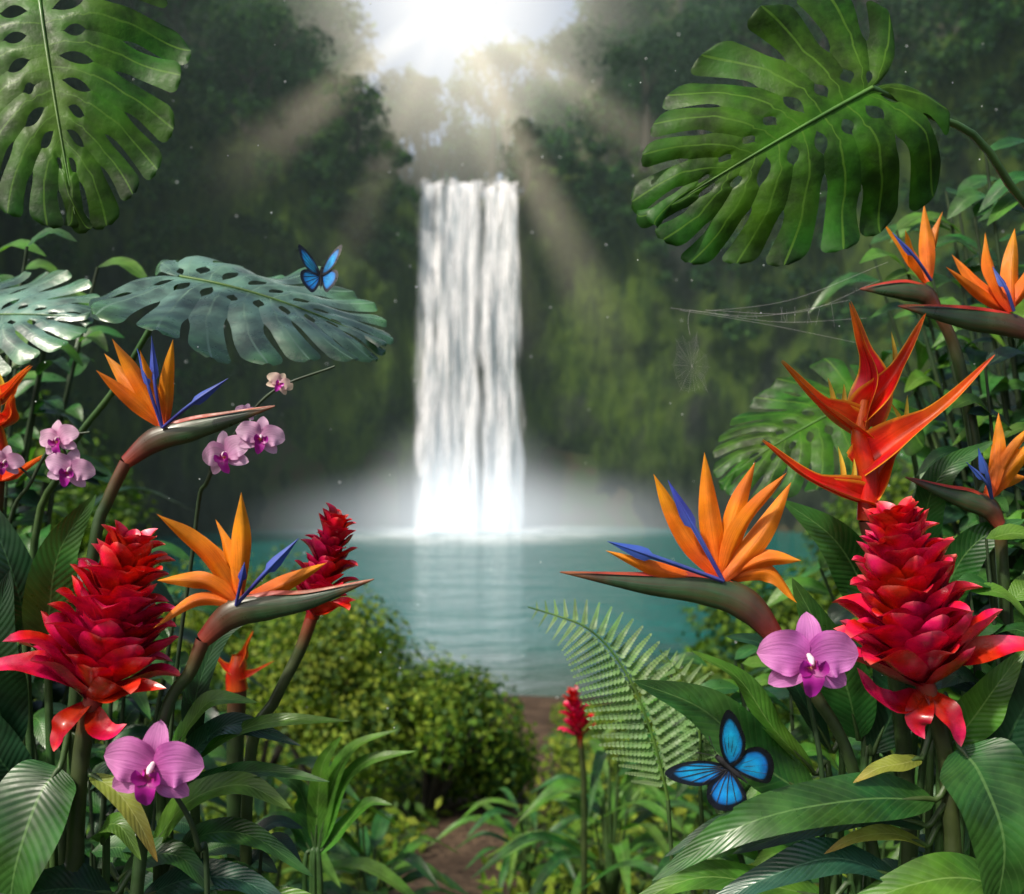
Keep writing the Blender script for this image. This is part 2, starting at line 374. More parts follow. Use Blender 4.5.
for i in range(110):
    x = random.uniform(-22, 18); y = random.uniform(72, 95)
    zc = 26.5+abs(x+5.5)*.75+random.uniform(-3.5, 3)
    ftree(x, y, zc-7, 7, random.uniform(1.6, 3.2), 420, [tree_a, tree_b], .5)
for i in range(420):
    a = math.radians(random.uniform(-80, 80)); x0 = 26*math.sin(a)
    if abs(x0-FX) < 3.0: continue
    k = ss(.1, .8, abs(a))
    z = topz(a, x0)-random.random()**1.5*(4+14*k)
    r = random.uniform(.5, 1.5)*(.6+.7*k); R = 25.6-random.random()*.6
    fo.crown((R*math.sin(a), 25+R*math.cos(a), z), (r, r, r*1.1), int(150*r+60), .30, [tree_a, tree_b, tree_c], lumps=5, droop=.8)
fo.done(smooth=False)

# ---------------------------------------------------------------- midground
def shrub(name, parts, leaf, mats, asp=.3):
    b = MB(name, (parts[0][0], parts[0][1], hgt(parts[0][0], parts[0][1])))
    for (x, y, zc, rx, ry, rz, n) in parts:
        gz = hgt(x, y)
        for q in range(7):
            a = random.random()*6.3
            b.tube([(x, y, gz), (x+math.cos(a)*rx*.4, y+math.sin(a)*ry*.4, (gz+zc)/2+.1), (x+math.cos(a)*rx*.7, y+math.sin(a)*ry*.7, zc+.2*rz)], [.02, .014, .005], bark, n=5, seg=5)
        b.crown((x, y, zc), (rx, ry, rz), n, leaf, mats, lumps=26, droop=.2, asp=asp, fill=.25)
    return b.done(smooth=False)
shrub('hedge_bush', [(-.95, 5.4, 2.74, .62, .6, .60, 12000), (-.45, 5.2, 2.54, .55, .5, .52, 10000), (-1.5, 6.0, 2.88, .7, .6, .6, 8000), (-.12, 5.6, 2.26, .36, .4, .36, 5000)], .04, [bush_a, bush_b, bush_c])
shrub('hedge_bush', [(-1.0, 4.1, 2.3, .6, .45, .38, 6000), (-.62, 3.9, 2.15, .35, .4, .32, 4000)], .045, [bush_b, bush_a])
shrub('lakeside_bush', [(1.5, 7.5, 1.9, .9, .8, .75, 7000), (2.6, 8.5, 2.3, 1.2, 1, 1.1, 8000), (3.8, 9.5, 2.8, 1.5, 1.2, 1.6, 9000)], .09, [bush_a, bush_b])
shrub('lakeside_bush', [(-3.3, 8.5, 2.2, 1.2, 1, 1.0, 8000), (-4.6, 9.5, 2.9, 1.6, 1.2, 1.8, 9000)], .09, [bush_b, bush_a])
shrub('lakeside_bush', [(.50, 5.0, 2.02, .35, .4, .32, 5000), (1.0, 5.6, 2.15, .5, .5, .44, 6000)], .045, [bush_a, bush_b, bush_c])
gc = MB('ground_cover')
n = 36000
xx = rng.uniform(-4, 4, n); yy = rng.uniform(1.2, 13, n)
keep = np.abs(xx-pathx(yy)) > (.08+.012*yy)+rng.random(n)*.12
xx, yy = xx[keep], yy[keep]
zz = np.array([hgt(a, b) for a, b in zip(xx, yy)])+rng.random(len(xx))*.16
gc.kites(np.stack([xx, yy, zz], 1), rng.normal(size=(len(xx), 3))*.6+np.array([0, -.2, 1]), .07, [bush_a, bush_b, bush_c], asp=.28)
gc.done(smooth=False)

def rosette(b, root, n, H, spread, LL, W, mats, a0=0, a1=6.28, seg=10):
    x, y = root[0], root[1]; z = root[2] if len(root) > 2 else hgt(x, y)
    for i in range(n):
        a = a0+(a1-a0)*(i+random.random()*.8)/n; d = np.array([math.cos(a), math.sin(a), 0])
        h = H*random.uniform(.55, 1.05); sp = spread*random.uniform(.6, 1.2); l = LL*random.uniform(.7, 1.15)
        r0 = np.array([x, y, z]); p1 = r0+d*sp*.35+np.array([0, 0, h])
        b.tube([r0, r0+d*sp*.1+np.array([0, 0, h*.5]), p1], [.006, .005, .003], stem_g, n=5, seg=5)
        up = random.uniform(.1, .55)
        p2 = p1+d*l*.5+np.array([0, 0, l*.5*up]); p3 = p1+d*l+np.array([0, 0, l*(up-.45)])
        b.blade([p1, p2, p3], W*random.uniform(.7, 1.2), random.choice(mats), up=(-d[0]*.1+random.uniform(-.3, .3), -d[1]*.1-.25, 1), seg=seg, nc=6, fold=.25, wave=.12)

specs = [('cordyline', (.28, 2.9), 18, .42, .15, .34, .022, [lf_mid, lf_bright]), ('cordyline', (.62, 3.2), 18, .5, .2, .36, .022, [lf_mid, lf_bright]),
 ('cordyline', (.05, 3.5), 14, .25, .15, .3, .018, [lf_bright, lf_mid]), ('cordyline', (.95, 2.6), 18, .75, .25, .42, .03, [lf_mid, lf_dark]),
 ('cordyline', (1.3, 3.0), 20, 1.1, .3, .5, .035, [lf_mid, lf_dark]), ('cordyline', (.75, 2.2), 16, .6, .2, .34, .028, [lf_mid, lf_bright]),
 ('cordyline', (.42, 2.3), 16, .42, .15, .3, .018, [lf_mid, lf_bright]), ('cordyline', (.30, 2.0), 14, .30, .12, .26, .02, [lf_mid, lf_bright]),
 ('cordyline', (-.55, 2.2), 18, .62, .2, .32, .025, [lf_mid, lf_bright]), ('cordyline', (-.95, 2.5), 18, .8, .25, .4, .03, [lf_mid, lf_dark]),
 ('cordyline', (-1.35, 2.9), 20, 1.1, .3, .5, .035, [lf_dark, lf_mid]), ('cordyline', (-.36, 2.6), 16, .42, .16, .26, .02, [lf_bright, lf_mid])]
for nm, root, n_, H, spd, LL, W, mats in specs:
    b = MB(nm, (root[0], root[1], hgt(*root))); rosette(b, root, n_, H, spd, LL, W, mats); rosette(b, root, n_//2, H*1.3, spd*.6, LL*.8, W, mats); b.done()

# ---------------------------------------------------------------- flower bed (grid in mm, k = distance scale)
def G(k):
    def g_(x, d, dy=0): return np.array([k*(x-512)/1000, 1.024*k+k*dy/1000, 4+k*(447-d)/1000])
    return g_
def soil(k, x, dy=0):
    p = G(k)(x, 900, dy); p[2] = hgt(p[0], p[1])-.03; return p

stem_l = M('midrib_pale', [(0, (.08, .17, .03)), (1, (.07, .16, .03))], trans=.1, rough=.4)
def monstera(name, k, attach, tip, nvec, mat, petiole, lobes=9, wid=1.0, droop=.25, cup=.12):
    g_ = G(k); A = g_(*attach); T = g_(*tip)-A; Ln = np.linalg.norm(T); T = T/Ln
    N_ = np.array(nvec, float); N_ = nrm(N_-T*N_.dot(T)); Sd = np.cross(N_, T)
    b = MB(name, A)
    def place(x, y):
        h = -droop*max(0, y)**2*.6-cup*abs(x)**1.6*1.3+.045*math.sin(9*x+4*y)*abs(x)*2+.025*math.sin(14*y+3*x)*abs(x)
        return A+(Sd*x*wid+T*y+N_*h)*Ln
    th = lambda s: math.radians(np.interp(s, [0, .12, .25, .5, .8, 1], [174, 136, 106, 78, 46, 3]))
    Rr = lambda s: np.interp(s, [0, .06, .15, .28, .5, .7, .85, 1], [.22, .40, .54, .60, .57, .48, .37, .20])
    ms = lambda s: np.interp(s, [0, .18, 1], [0, .05, .82])
    def pos(s, t, sg):
        a1 = th(s)-.38*t; r = Rr(s)
        return r*t*math.sin(a1)*sg, ms(s)+r*t*math.cos(a1)
    for sg in (-1, 1):
        sl = [random.uniform(.50, .62) if q % 2 else random.uniform(.38, .52) for q in range(lobes+1)]
        hA = [random.uniform(.09, .15) for _ in sl]; hB = [random.uniform(.22, .33) for _ in sl]
        jl = [random.uniform(.94, 1.03) for _ in range(lobes)]
        cv = [random.uniform(-.010, .030) for _ in range(lobes)]
        for i in range(lobes):
            s0, s1_ = i/lobes, (i+1)/lobes
            nt_ = 48; nu = 8; rows = []
            def edge(bi, t):
                if bi == 0 or bi == lobes: return 0
                base = 0
                if hA[bi] < t < hB[bi]: base = .22*math.sin(math.pi*(t-hA[bi])/(hB[bi]-hA[bi]))**.7
                if t > sl[bi]: base = max(base, .11*math.sqrt(min(1, (t-sl[bi])/.10))*(1-.35*(t-sl[bi])/(1-sl[bi])))
                return base
            for q in range(nt_+1):
                t = q/nt_
                lo_, hi_ = edge(i, t), edge(i+1, t)
                if t > .90:
                    rd = 1-math.sqrt(max(0, 1-((t-.90)/.10)**2))
                    wl, wh = .5-lo_, .5-hi_
                    lo_ = .5-wl*(1-rd*.75)
                    if i < lobes-1: hi_ = .5-wh*(1-rd*.75)
                lo, hi = s0+lo_*(s1_-s0), s1_-hi_*(s1_-s0)
                row = []
                for w_ in range(nu+1):
                    x, y = pos(lo+(hi-lo)*w_/nu, t*jl[i], sg)
                    bul = (math.sin(math.pi*w_/nu)*.012*min(1, t*3)-cv[i]*ss(.55, 1, t)*2)*Ln
                    row.append(place(x, y)+N_*bul)
                rows.append(row)
            R = np.array(rows); uu, vv = np.meshgrid(np.linspace(0, 1, nu+1), np.linspace(0, 1, nt_+1))
            b.grid(R, np.stack([uu, vv], -1), mat)
    mid = [place(0, y)+N_*.001 for y in np.linspace(0, .98, 6)]
    b.tube(mid, [.0022*Ln/.25, .0013*Ln/.25, .0004], stem_l, n=6, seg=20)
    pts = [A]+[g_(*p) for p in petiole]
    b.tube(pts, [.0032, .0045, .006], stem_g, n=8, seg=24)
    b.done()
monstera('monstera_leaf', 1.0, (872, 88, 0), (655, 216, -70), (-.15, -1, .0), mon_g, [(930, 105, 20), (1030, 155, 60), (1180, 420, 150), (1200, 1500, 200), (1200, 1950, 200)], wid=.86)
monstera('monstera_leaf', 1.0, (30, -12, 20), (92, 212, -60), (.25, -1, -.12), mon_g, [(10, -30, 30), (-60, -40, 60), (-190, 300, 150), (-200, 1500, 160), (-200, 1950, 160)], wid=.94)
monstera('monstera_leaf', 1.25, (180, 277, 0), (386, 312, -30), (-.1, -.40, .9), mon_b, [(165, 295, 10), (100, 385, 40), (35, 470, 60), (-10, 640, 80), (-30, 1500, 80)], droop=.3, wid=1.1)
monstera('monstera_leaf', 1.4, (-60, 320, 0), (92, 305, -40), (.0, -.7, .7), mon_b, [(-90, 360, 20), (-140, 600, 40), (-140, 1400, 60)], wid=1.1)
monstera('monstera_leaf', 1.6, (860, 400, 0), (716, 460, -40), (.0, -.6, .8), mon_g, [(910, 420, 20), (940, 600, 40), (950, 1300, 60)], wid=.9)

def bop(name, k, beak, br, stem, org, sepals, tongues):
    g_ = G(k); b = MB(name, g_(*beak[0]))
    B = [g_(*p) for p in beak]
    b.tube(B, [br*.55*k/1000, br*k/1000, br*.95*k/1000, br*.6*k/1000, .6*k/1000], bop_beak, n=14, seg=30, flat=.62)
    rim = [p+np.array([0, -.003*k, (br*f)*k/1000]) for p, f in zip(B[1:], [.85, .85, .6, .05][:len(B)-1])]
    b.blade(rim, br*.18*k/1000, bop_rim, up=(0, -1, .6), seg=20, nc=2, fold=.2)
    st = [B[0]]+[g_(*p) for p in stem]
    st.append(soil(k, stem[-1][0], 40))
    b.tube(st[::-1], [.008*k, .0068*k, .006*k, br*.50*k/1000], stem_r, n=10, seg=30)
    O = org
    for i, sp in enumerate(sepals):
        tip, via, w = sp
        dy0 = random.uniform(-6, 6); dyt = random.uniform(-30, 25)
        pts = [g_(O[0], O[1], dy0), g_(via[0], via[1], dy0+dyt*.5), g_(tip[0], tip[1], dyt)]
        b.blade(pts, w*k/1000, bop_or, up=(random.uniform(-.6, .6), -1, random.uniform(-.3, .3)), seg=18, nc=8, fold=-.7, prof='sepal', wave=.2)
    for tip, via, w in tongues:
        dyt = random.uniform(-25, 0)
        pts = [g_(O[0], O[1], -8), g_(via[0], via[1], -10+dyt*.5), g_(tip[0], tip[1], dyt)]
        b.blade(pts, w*.8*k/1000, bop_bl, up=(.1, -1, .2), seg=22, nc=6, fold=-.6, prof='arrow')
        b.tube(pts, [.0016*k, .0016*k, .0004*k], bop_bl, n=6, seg=12)
    b.done()
bop('bird_of_paradise', 1.05, [(126, 462), (155, 440), (190, 430), (225, 421), (275, 406)], 13, [(108, 500), (94, 548), (70, 760), (60, 1100)], (165, 428),
    [((98, 352), (128, 385), 9), ((117, 340), (140, 378), 9), ((176, 340), (168, 385), 8), ((107, 372), (135, 398), 8), ((150, 352), (155, 390), 6)],
    [((155, 337), (160, 385), 5), ((234, 380), (196, 406), 6), ((142, 350), (155, 390), 4)])
bop('bird_of_paradise', .98, [(203, 640), (232, 614), (268, 606), (310, 600), (374, 579)], 15, [(190, 672), (165, 715), (140, 860), (130, 1100)], (238, 604),
    [((166, 512), (204, 550), 11), ((240, 492), (242, 545), 11), ((163, 578), (205, 580), 10), ((187, 530), (212, 560), 9), ((328, 562), (285, 584), 9), ((160, 625), (200, 598), 7), ((212, 520), (226, 555), 8)],
    [((302, 537), (268, 572), 7), ((250, 560), (246, 580), 5)])
bop('bird_of_paradise', 1.0, [(778, 640), (748, 606), (708, 590), (645, 584), (560, 572)], 17, [(815, 695), (850, 760), (880, 900), (890, 1100)], (722, 580),
    [((655, 474), (686, 530), 12), ((706, 452), (712, 520), 12), ((781, 472), (744, 524), 12), ((792, 482), (760, 535), 12), ((757, 462), (735, 515), 11), ((797, 603), (770, 572), 10), ((604, 549), (665, 572), 9), ((800, 560), (765, 560), 10)],
    [((667, 480), (694, 530), 8), ((606, 540), (655, 556), 8)])
bop('bird_of_paradise', 1.25, [(938, 312), (925, 295), (905, 291), (885, 290), (860, 289)], 11, [(955, 350), (972, 430), (1000, 640), (1010, 1000)], (928, 282),
    [((899, 233), (914, 258), 7), ((928, 202), (928, 245), 8), ((952, 206), (940, 245), 8), ((883, 222), (908, 250), 6)], [((887, 236), (908, 260), 4)])
bop('bird_of_paradise', 1.18, [(1050, 340), (1010, 325), (975, 320), (940, 314), (898, 306)], 13, [(1060, 400), (1062, 700), (1062, 1000)], (1010, 312),
    [((985, 232), (992, 272), 9), ((1022, 225), (1014, 270), 10), ((962, 250), (985, 285), 8), ((1045, 245), (1030, 280), 9), ((942, 268), (980, 295), 6)], [((990, 268), (1000, 290), 5)])
bop('bird_of_paradise', 1.12, [(1000, 525), (988, 508), (968, 500), (945, 493), (905, 477)], 12, [(1002, 560), (1006, 640), (1010, 900)], (988, 498),
    [((1003, 412), (998, 455), 8), ((1032, 440), (1010, 470), 11), ((1040, 478), (1014, 482), 10), ((1028, 425), (1008, 460), 9)], [((968, 448), (978, 475), 6), ((958, 462), (976, 480), 4)])

def claws(b, g_, k, lst, W=20):
    for pts, w in lst:
        P_ = [g_(*p) for p in pts]
        dx = P_[-1][0]-P_[0][0]
        b.blade(P_, w*k/1000, hel, up=(0 if abs(dx) > .02 else .6, -.75, .75), seg=20, nc=8, fold=.95, prof='claw', fpow=1.0)
        b.blade([p+np.array([0, .004*k, -.001]) for p in P_], w*.95*k/1000, hel, up=(0, .5, .8), seg=20, nc=8, fold=.8, prof='claw', fpow=1.2)
def heliconia(name, k, axis, lst, blooms, stem):
    g_ = G(k); b = MB(name, g_(*axis[0]))
    b.tube([g_(*p) for p in axis], [.011*k, .010*k, .009*k, .006*k], hel, n=10, seg=20)
    st = [g_(*p) for p in [axis[0]]+stem]; st.append(soil(k, stem[-1][0]))
    b.tube(st[::-1], [.008*k, .008*k, .0095*k], stem_r, n=9, seg=24)
    claws(b, g_, k, lst)
    for p0, p1 in blooms:
        b.blade([g_(*p0, -4), g_((p0[0]+p1[0])/2+2, (p0[1]+p1[1])/2, -5), g_(*p1, -6)], 3.2*k/1000, hel_y, seg=8, nc=4, fold=.6)
    b.done()
heliconia('heliconia', 1.1, [(868, 520), (868, 475), (860, 440), (864, 400)],
  [([(863, 425, 0), (870, 380, -6), (858, 340, -10), (846, 303, -14)], 19), ([(860, 418, 0), (880, 392, -8), (900, 355, -16), (917, 316, -22)], 19),
   ([(864, 436, 0), (836, 418, -10), (808, 398, -22), (773, 363, -34)], 20), ([(862, 470, 0), (895, 440, -14), (935, 405, -28), (978, 358, -36)], 24),
   ([(870, 505, 0), (838, 494, -14), (796, 474, -28), (753, 440, -40)], 21), ([(868, 500, 0), (885, 470, 10), (905, 450, 20), (925, 430, 30)], 14)],
  [((832, 418), (826, 378)), ((838, 420), (842, 384)), ((893, 385), (889, 332)), ((898, 445), (905, 395)), ((905, 440), (888, 402)), ((842, 492), (836, 446)), ((848, 492), (852, 458))],
  [(880, 580), (905, 760), (910, 1000)])
heliconia('heliconia', 1.25, [(-5, 480), (-2, 450), (-8, 420), (-5, 395)],
  [([(-8, 405, 0), (8, 395, -6), (22, 380, -10), (37, 366, -14)], 12), ([(-8, 430, 0), (12, 420, -8), (16, 405, -12), (20, 395, -16)], 12), ([(-8, 480, 0), (10, 480, -8), (28, 470, -12), (50, 455, -16)], 14)], [((5, 400), (2, 372))], [(-10, 600), (-10, 900)])
heliconia('heliconia', 1.5, [(237, 690), (236, 675), (238, 665), (238, 655)],
  [([(238, 668, 0), (244, 655, -3), (247, 645, -3), (254, 630, -5)], 7), ([(237, 675, 0), (228, 668, -3), (220, 660, -3), (212, 650, -5)], 7), ([(238, 680, 0), (250, 675, -3), (262, 668, -3), (275, 660, -5)], 7)], [], [(235, 760), (235, 900)])

def ginger(name, k, base, top, L0, L1, n, stem, big=(), W=.29, r0=7, sr=1.0):
    g_ = G(k); A = g_(*base); T = g_(*top)-A; H = np.linalg.norm(T); ax = T/H
    e1 = nrm(np.cross(ax, (0, 1, 0))); e2 = np.cross(ax, e1)
    b = MB(name, A)
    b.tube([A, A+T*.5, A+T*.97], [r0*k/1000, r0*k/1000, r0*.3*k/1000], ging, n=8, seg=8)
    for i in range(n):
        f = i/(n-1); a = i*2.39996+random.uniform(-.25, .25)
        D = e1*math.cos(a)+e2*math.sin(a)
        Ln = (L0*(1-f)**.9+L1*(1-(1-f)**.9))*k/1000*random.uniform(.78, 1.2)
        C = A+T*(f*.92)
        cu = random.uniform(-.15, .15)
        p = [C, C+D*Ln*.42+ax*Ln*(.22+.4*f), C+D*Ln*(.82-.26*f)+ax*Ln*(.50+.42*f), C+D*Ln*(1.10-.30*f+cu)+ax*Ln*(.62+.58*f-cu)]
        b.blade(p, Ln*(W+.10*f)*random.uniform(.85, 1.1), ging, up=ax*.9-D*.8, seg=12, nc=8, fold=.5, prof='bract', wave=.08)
    for pts, w in big:
        b.blade([g_(*q) for q in pts], w*k/1000, ging, up=(0, -.6, .8), seg=14, nc=8, fold=.3, prof='lance', wave=.12)
    st = [A+ax*.01]+[g_(*p) for p in stem]; st.append(soil(k, stem[-1][0]))
    b.tube(st[::-1], [.010*k*sr, .009*k*sr, .0085*k*sr, .010*k*sr], ging_s, n=10, seg=24)
    b.done()
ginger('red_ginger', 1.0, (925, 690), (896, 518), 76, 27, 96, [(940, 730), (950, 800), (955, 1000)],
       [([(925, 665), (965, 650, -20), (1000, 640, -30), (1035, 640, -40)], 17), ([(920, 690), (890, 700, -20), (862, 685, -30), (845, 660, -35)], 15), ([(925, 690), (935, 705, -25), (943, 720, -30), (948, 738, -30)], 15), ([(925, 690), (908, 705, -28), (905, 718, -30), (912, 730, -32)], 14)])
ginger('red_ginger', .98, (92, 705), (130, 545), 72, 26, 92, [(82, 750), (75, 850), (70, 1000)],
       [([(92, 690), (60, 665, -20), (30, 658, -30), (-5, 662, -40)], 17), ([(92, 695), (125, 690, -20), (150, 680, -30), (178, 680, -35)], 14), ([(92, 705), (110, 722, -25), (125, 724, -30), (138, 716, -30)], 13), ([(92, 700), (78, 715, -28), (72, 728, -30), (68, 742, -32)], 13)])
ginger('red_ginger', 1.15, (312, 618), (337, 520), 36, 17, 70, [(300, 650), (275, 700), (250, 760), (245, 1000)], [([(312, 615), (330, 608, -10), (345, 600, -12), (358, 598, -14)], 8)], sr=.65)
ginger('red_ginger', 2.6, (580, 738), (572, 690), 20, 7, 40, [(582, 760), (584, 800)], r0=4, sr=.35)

def orchid_flower(b, k, c, S, rot=0., fwd=(0, -1, .1), pm=None, roll=0):
    C = G(k)(*c); F_ = nrm(np.array(fwd, float)); U = np.array([math.sin(rot), 0, math.cos(rot)]); U = nrm(U-F_*U.dot(F_)); R = np.cross(F_, U)*-1
    s = S*k/1000; pm = pm or orc_p
    def pt(x, y, f=0): return C+(R*x+U*y+F_*f)*s
    for ang, L_, w in ((90, .95, .29), (212, .92, .28), (328, .92, .28)):
        a = math.radians(ang); dx, dy = math.cos(a), math.sin(a)
        b.blade([pt(0, 0, -.04), pt(dx*L_*.5, dy*L_*.5, .04), pt(dx*L_, dy*L_, -.08)], w*s, pm, up=F_, seg=12, nc=8, fold=.18, prof='petal', wave=.12)
    for sg in (-1, 1):
        b.blade([pt(0, .02, .03), pt(sg*.5, .16, .12), pt(sg*1.02, .12, -.02)], .46*s, pm, up=F_, seg=14, nc=10, fold=.12, prof='petal', wave=.18)
    b.blade([pt(0, -.05, .1), pt(0, -.35, .30), pt(0, -.72, .12)], .22*s, orc_l, up=F_, seg=10, nc=8, fold=.35, prof='petal', wave=.2)
    for sg in (-1, 1):
        b.blade([pt(0, -.08, .1), pt(sg*.16, -.14, .34), pt(sg*.22, .04, .46)], .15*s, orc_l, up=F_, seg=8, nc=6, fold=.4, prof='petal')
    b.tube([pt(0, .10, .05), pt(0, .03, .22), pt(0, -.07, .30)], [.05*s, .07*s, .04*s], orc_c, n=8, seg=8)
def spray(name, k, stem, rad, flowers, toground=True):
    b = MB(name, G(k)(*stem[0])); pts = [G(k)(*p) for p in stem]
    if toground: pts = [soil(k, stem[0][0], 40)]+pts
    b.tube(pts, [rad*k/1000, rad*k/1000, rad*.6*k/1000], stem_d, n=7, seg=40)
    for c, S, rot, fwd, pm in flowers:
        orchid_flower(b, k, c, S, rot, fwd, pm)
        st = min(pts, key=lambda q: np.linalg.norm(q-G(k)(*c)))
        cc = G(k)(*c); b.tube([st, (st+cc)/2+np.array([0, .004, .004]), cc], [.0012*k, .0012*k, .0016*k], stem_d, n=5, seg=6)
    b.done()
spray('orchid', .95, [(840, 1000, 60), (835, 800, 40), (815, 700, 25), (808, 660, 15)], 3, [((808, 660), 50, .02, (0, -1, .1), None)])
spray('orchid', .93, [(190, 1000, 60), (185, 860, 40), (165, 800, 25), (153, 772, 15)], 3, [((153, 768), 49, .12, (.05, -1, .1), None)])
spray('orchid', 1.1, [(150, 900, 40), (185, 540, 30), (205, 480, 10), (238, 430, 0), (275, 390, 0), (334, 366, 5)], 2.2,
      [((229, 455, -8), 27, -.3, (-.3, -1, .1), orc_q), ((262, 438, -8), 24, .2, (.4, -1, .2), orc_q), ((280, 384, -4), 14, .5, (.5, -1, .3), orc_w), ((247, 413, -4), 11, .2, (.2, -1, .3), orc_q), ((211, 452, 2), 13, -.8, (-.9, -.6, .2), orc_q)])
spray('orchid', 1.2, [(-20, 900, 40), (-5, 560, 20), (30, 480, 5), (58, 440, 0), (90, 432, 0)], 2.0,
      [((62, 440, -6), 22, -.2, (-.2, -1, .1), orc_q), ((72, 470, -6), 24, .3, (.2, -1, 0), orc_q), ((8, 462, -6), 18, .2, (.2, -1, 0), orc_q)])

FW = [(0, 0), (.12, .32), (.38, .66), (.72, .92), (1.0, 1.0), (1.02, .78), (.90, .48), (.74, .22), (.5, .04), (.25, -.05)]
HW = [(0, 0), (.3, .04), (.62, .06), (.84, -.10), (.88, -.36), (.76, -.60), (.56, -.76), (.34, -.84), (.16, -.62), (.05, -.3)]
def butterfly(name, k, c, S, head, rout, lout):
    C = G(k)(*c); s = S*k/1000; h = nrm(head); b = MB(name, C)
    for out in (nrm(rout), nrm(lout)):
        nn = nrm(np.cross(out, h))
        for sh, off in ((FW, .0012), (HW, 0)):
            cen = np.mean(np.array(sh), 0)*.75
            o = cr([np.array([*p, 0]) for p in sh+[sh[0]]], 60)[:, :2]
            rows = []
            for q in range(15):
                f = q/14; pp = cen+(o-cen)*f
                rows.append([C+(out*p[0]+h*p[1])*s+nn*(off+.04*s*math.sin(3*p[0])) for p in pp])
            uu, vv = np.meshgrid(np.linspace(0, 1, 61), np.linspace(0, 1, 15))
            b.grid(np.array(rows), np.stack([uu, vv], -1), wing)
            for p in sh[3:9:1]:
                q = np.array(p)*.86
                b.tube([C+nn*(off-.0003)+(out*q[0]*.15+h*q[1]*.15)*s, C+nn*(off+.04*s*math.sin(1.5*q[0])-.0002)+(out*q[0]*.5+h*q[1]*.5)*s, C+nn*(off+.04*s*math.sin(3*q[0])-.0002)+(out*q[0]+h*q[1])*s], [.0005*k*S/45, .0004*k*S/45], bodym, n=4, seg=8)
    b.tube([C-h*s*.55, C-h*s*.25, C, C+h*s*.22, C+h*s*.38], [.012*s, .055*s, .06*s, .075*s, .05*s], bodym, n=10, seg=16)
    for sg in (-1, 1):
        side = nrm(np.cross(h, (0, -1, .2)))*sg
        b.tube([C+h*s*.36, C+h*s*.6+side*s*.12, C+h*s*.78+side*s*.22], [.008*s, .006*s, .014*s], bodym, n=5, seg=8)
    b.done()
butterfly('blue_morpho_butterfly', .97, (727, 764, -10), 46, (-.70, -.1, .62), (.62, -.35, .72), (-.66, -.30, -.62))
butterfly('blue_morpho_butterfly', 1.22, (327, 281, -30), 24, (.0, .25, .95), (.85, -.4, .25), (-.85, -.4, .30))

def fern(name, k, pts, Lp, n=26, mat=fernm):
    g_ = G(k); C = cr([g_(*p) for p in pts], n); b = MB(name, C[0])
    b.tube(list(C[::3]), [.0018*k, .0008*k], stem_l, n=5, seg=30)
    b.tube([soil(k, pts[0][0]+15), (soil(k, pts[0][0]+15)+C[0])/2+np.array([.02, 0, 0]), C[0]], [.0022*k]*2, stem_g, n=5, seg=12)
    T = nrm(np.gradient(C, axis=0)); up = nrm(np.array([-.2, -.8, .5]))
    for i in range(2, len(C)-1):
        t = i/len(C); l = Lp*k/1000*min(1, .35+t*2.2)*(1-t**2.2)+.002
        S_ = nrm(np.cross(T[i], up))
        for sg in (-1, 1):
            d = nrm(S_*sg+T[i]*.40); q = C[i]; e = q+d*l-up*l*.12-np.array([0, 0, l*.1])
            m = 12
            for j in range(1, m+1):
                f = j/m; c0 = q+(e-q)*f; pl = min(l*.15, .0075*k)*(1-f*.8)
                for s2 in (-1, 1):
                    dd = nrm(np.cross(d, up)*s2+d*.5)
                    b.blade([c0, c0+dd*pl*.5, c0+dd*pl], l/m*.52, mat, up=up, seg=3, nc=2, prof='petal', fold=.1)
            b.tube([q, e], [.0006*k, .0003*k], stem_l, n=4, seg=3)
    b.done()
fern('fern', 1.35, [(668, 800), (655, 745), (630, 680), (590, 630), (528, 607)], 62, n=27)
fern('fern', 1.5, [(700, 790), (700, 740), (690, 690), (660, 650)], 45, n=18)

def leafclump(name, k, root, leaves):
    g_ = G(k); r = soil(k, root); b = MB(name, r)
    for pts, w, mat, up in leaves:
        P_ = [g_(*p) for p in pts]
        b.blade(P_, w*k/1000, mat, up=up, seg=26, nc=10, fold=.22, wave=.13)
        dv = P_[0]-P_[1]; dv = nrm(dv)*.05
        b.tube([r+np.array([random.uniform(-.03, .03), random.uniform(-.03, .03), 0]), (r+P_[0])/2+np.array([0, .03, -.05]), P_[0]+dv*.6+np.array([0, 0, -.02]), P_[0], (P_[0]+P_[1])/2+np.array([0, .001, 0])], [.006, .005, .004, .003, .0015], stem_g, n=7, seg=24)
    b.done()
F = (0, -1, .5); Up = (0, -.55, .85)
leafclump('ginger_foliage', .98, 60, [
 ([(60, 768, 0), (48, 790, -20), (35, 850, -40), (22, 915, -30)], 46, lf_mid, (-.1, -1, .5)),
 ([(90, 775, 0), (125, 785, -20), (150, 812, -30), (168, 850, -30)], 12, lf_yel, Up),
 ([(40, 660, 20), (45, 610, 10), (60, 550, 0), (96, 494, 0)], 27, lf_mid, (.4, -1, .1)),
 ([(0, 760, 20), (-5, 690, 0), (-2, 640, -10), (10, 570, 0)], 32, lf_dark, (.5, -1, .1)),
 ([(10, 640, 30), (15, 600, 10), (0, 540, 0), (-30, 480, 0)], 25, lf_dark, (.5, -1, .1)),
 ([(20, 800, 20), (0, 760, 0), (-20, 720, -10), (-60, 700, -20)], 30, lf_dark, F),
 ([(110, 900, 10), (80, 880, -20), (40, 880, -40), (-20, 910, -50)], 28, lf_dark, Up),
 ([(95, 850, 20), (100, 830, 0), (125, 820, -15), (150, 850, -25)], 15, lf_bright, Up),
])
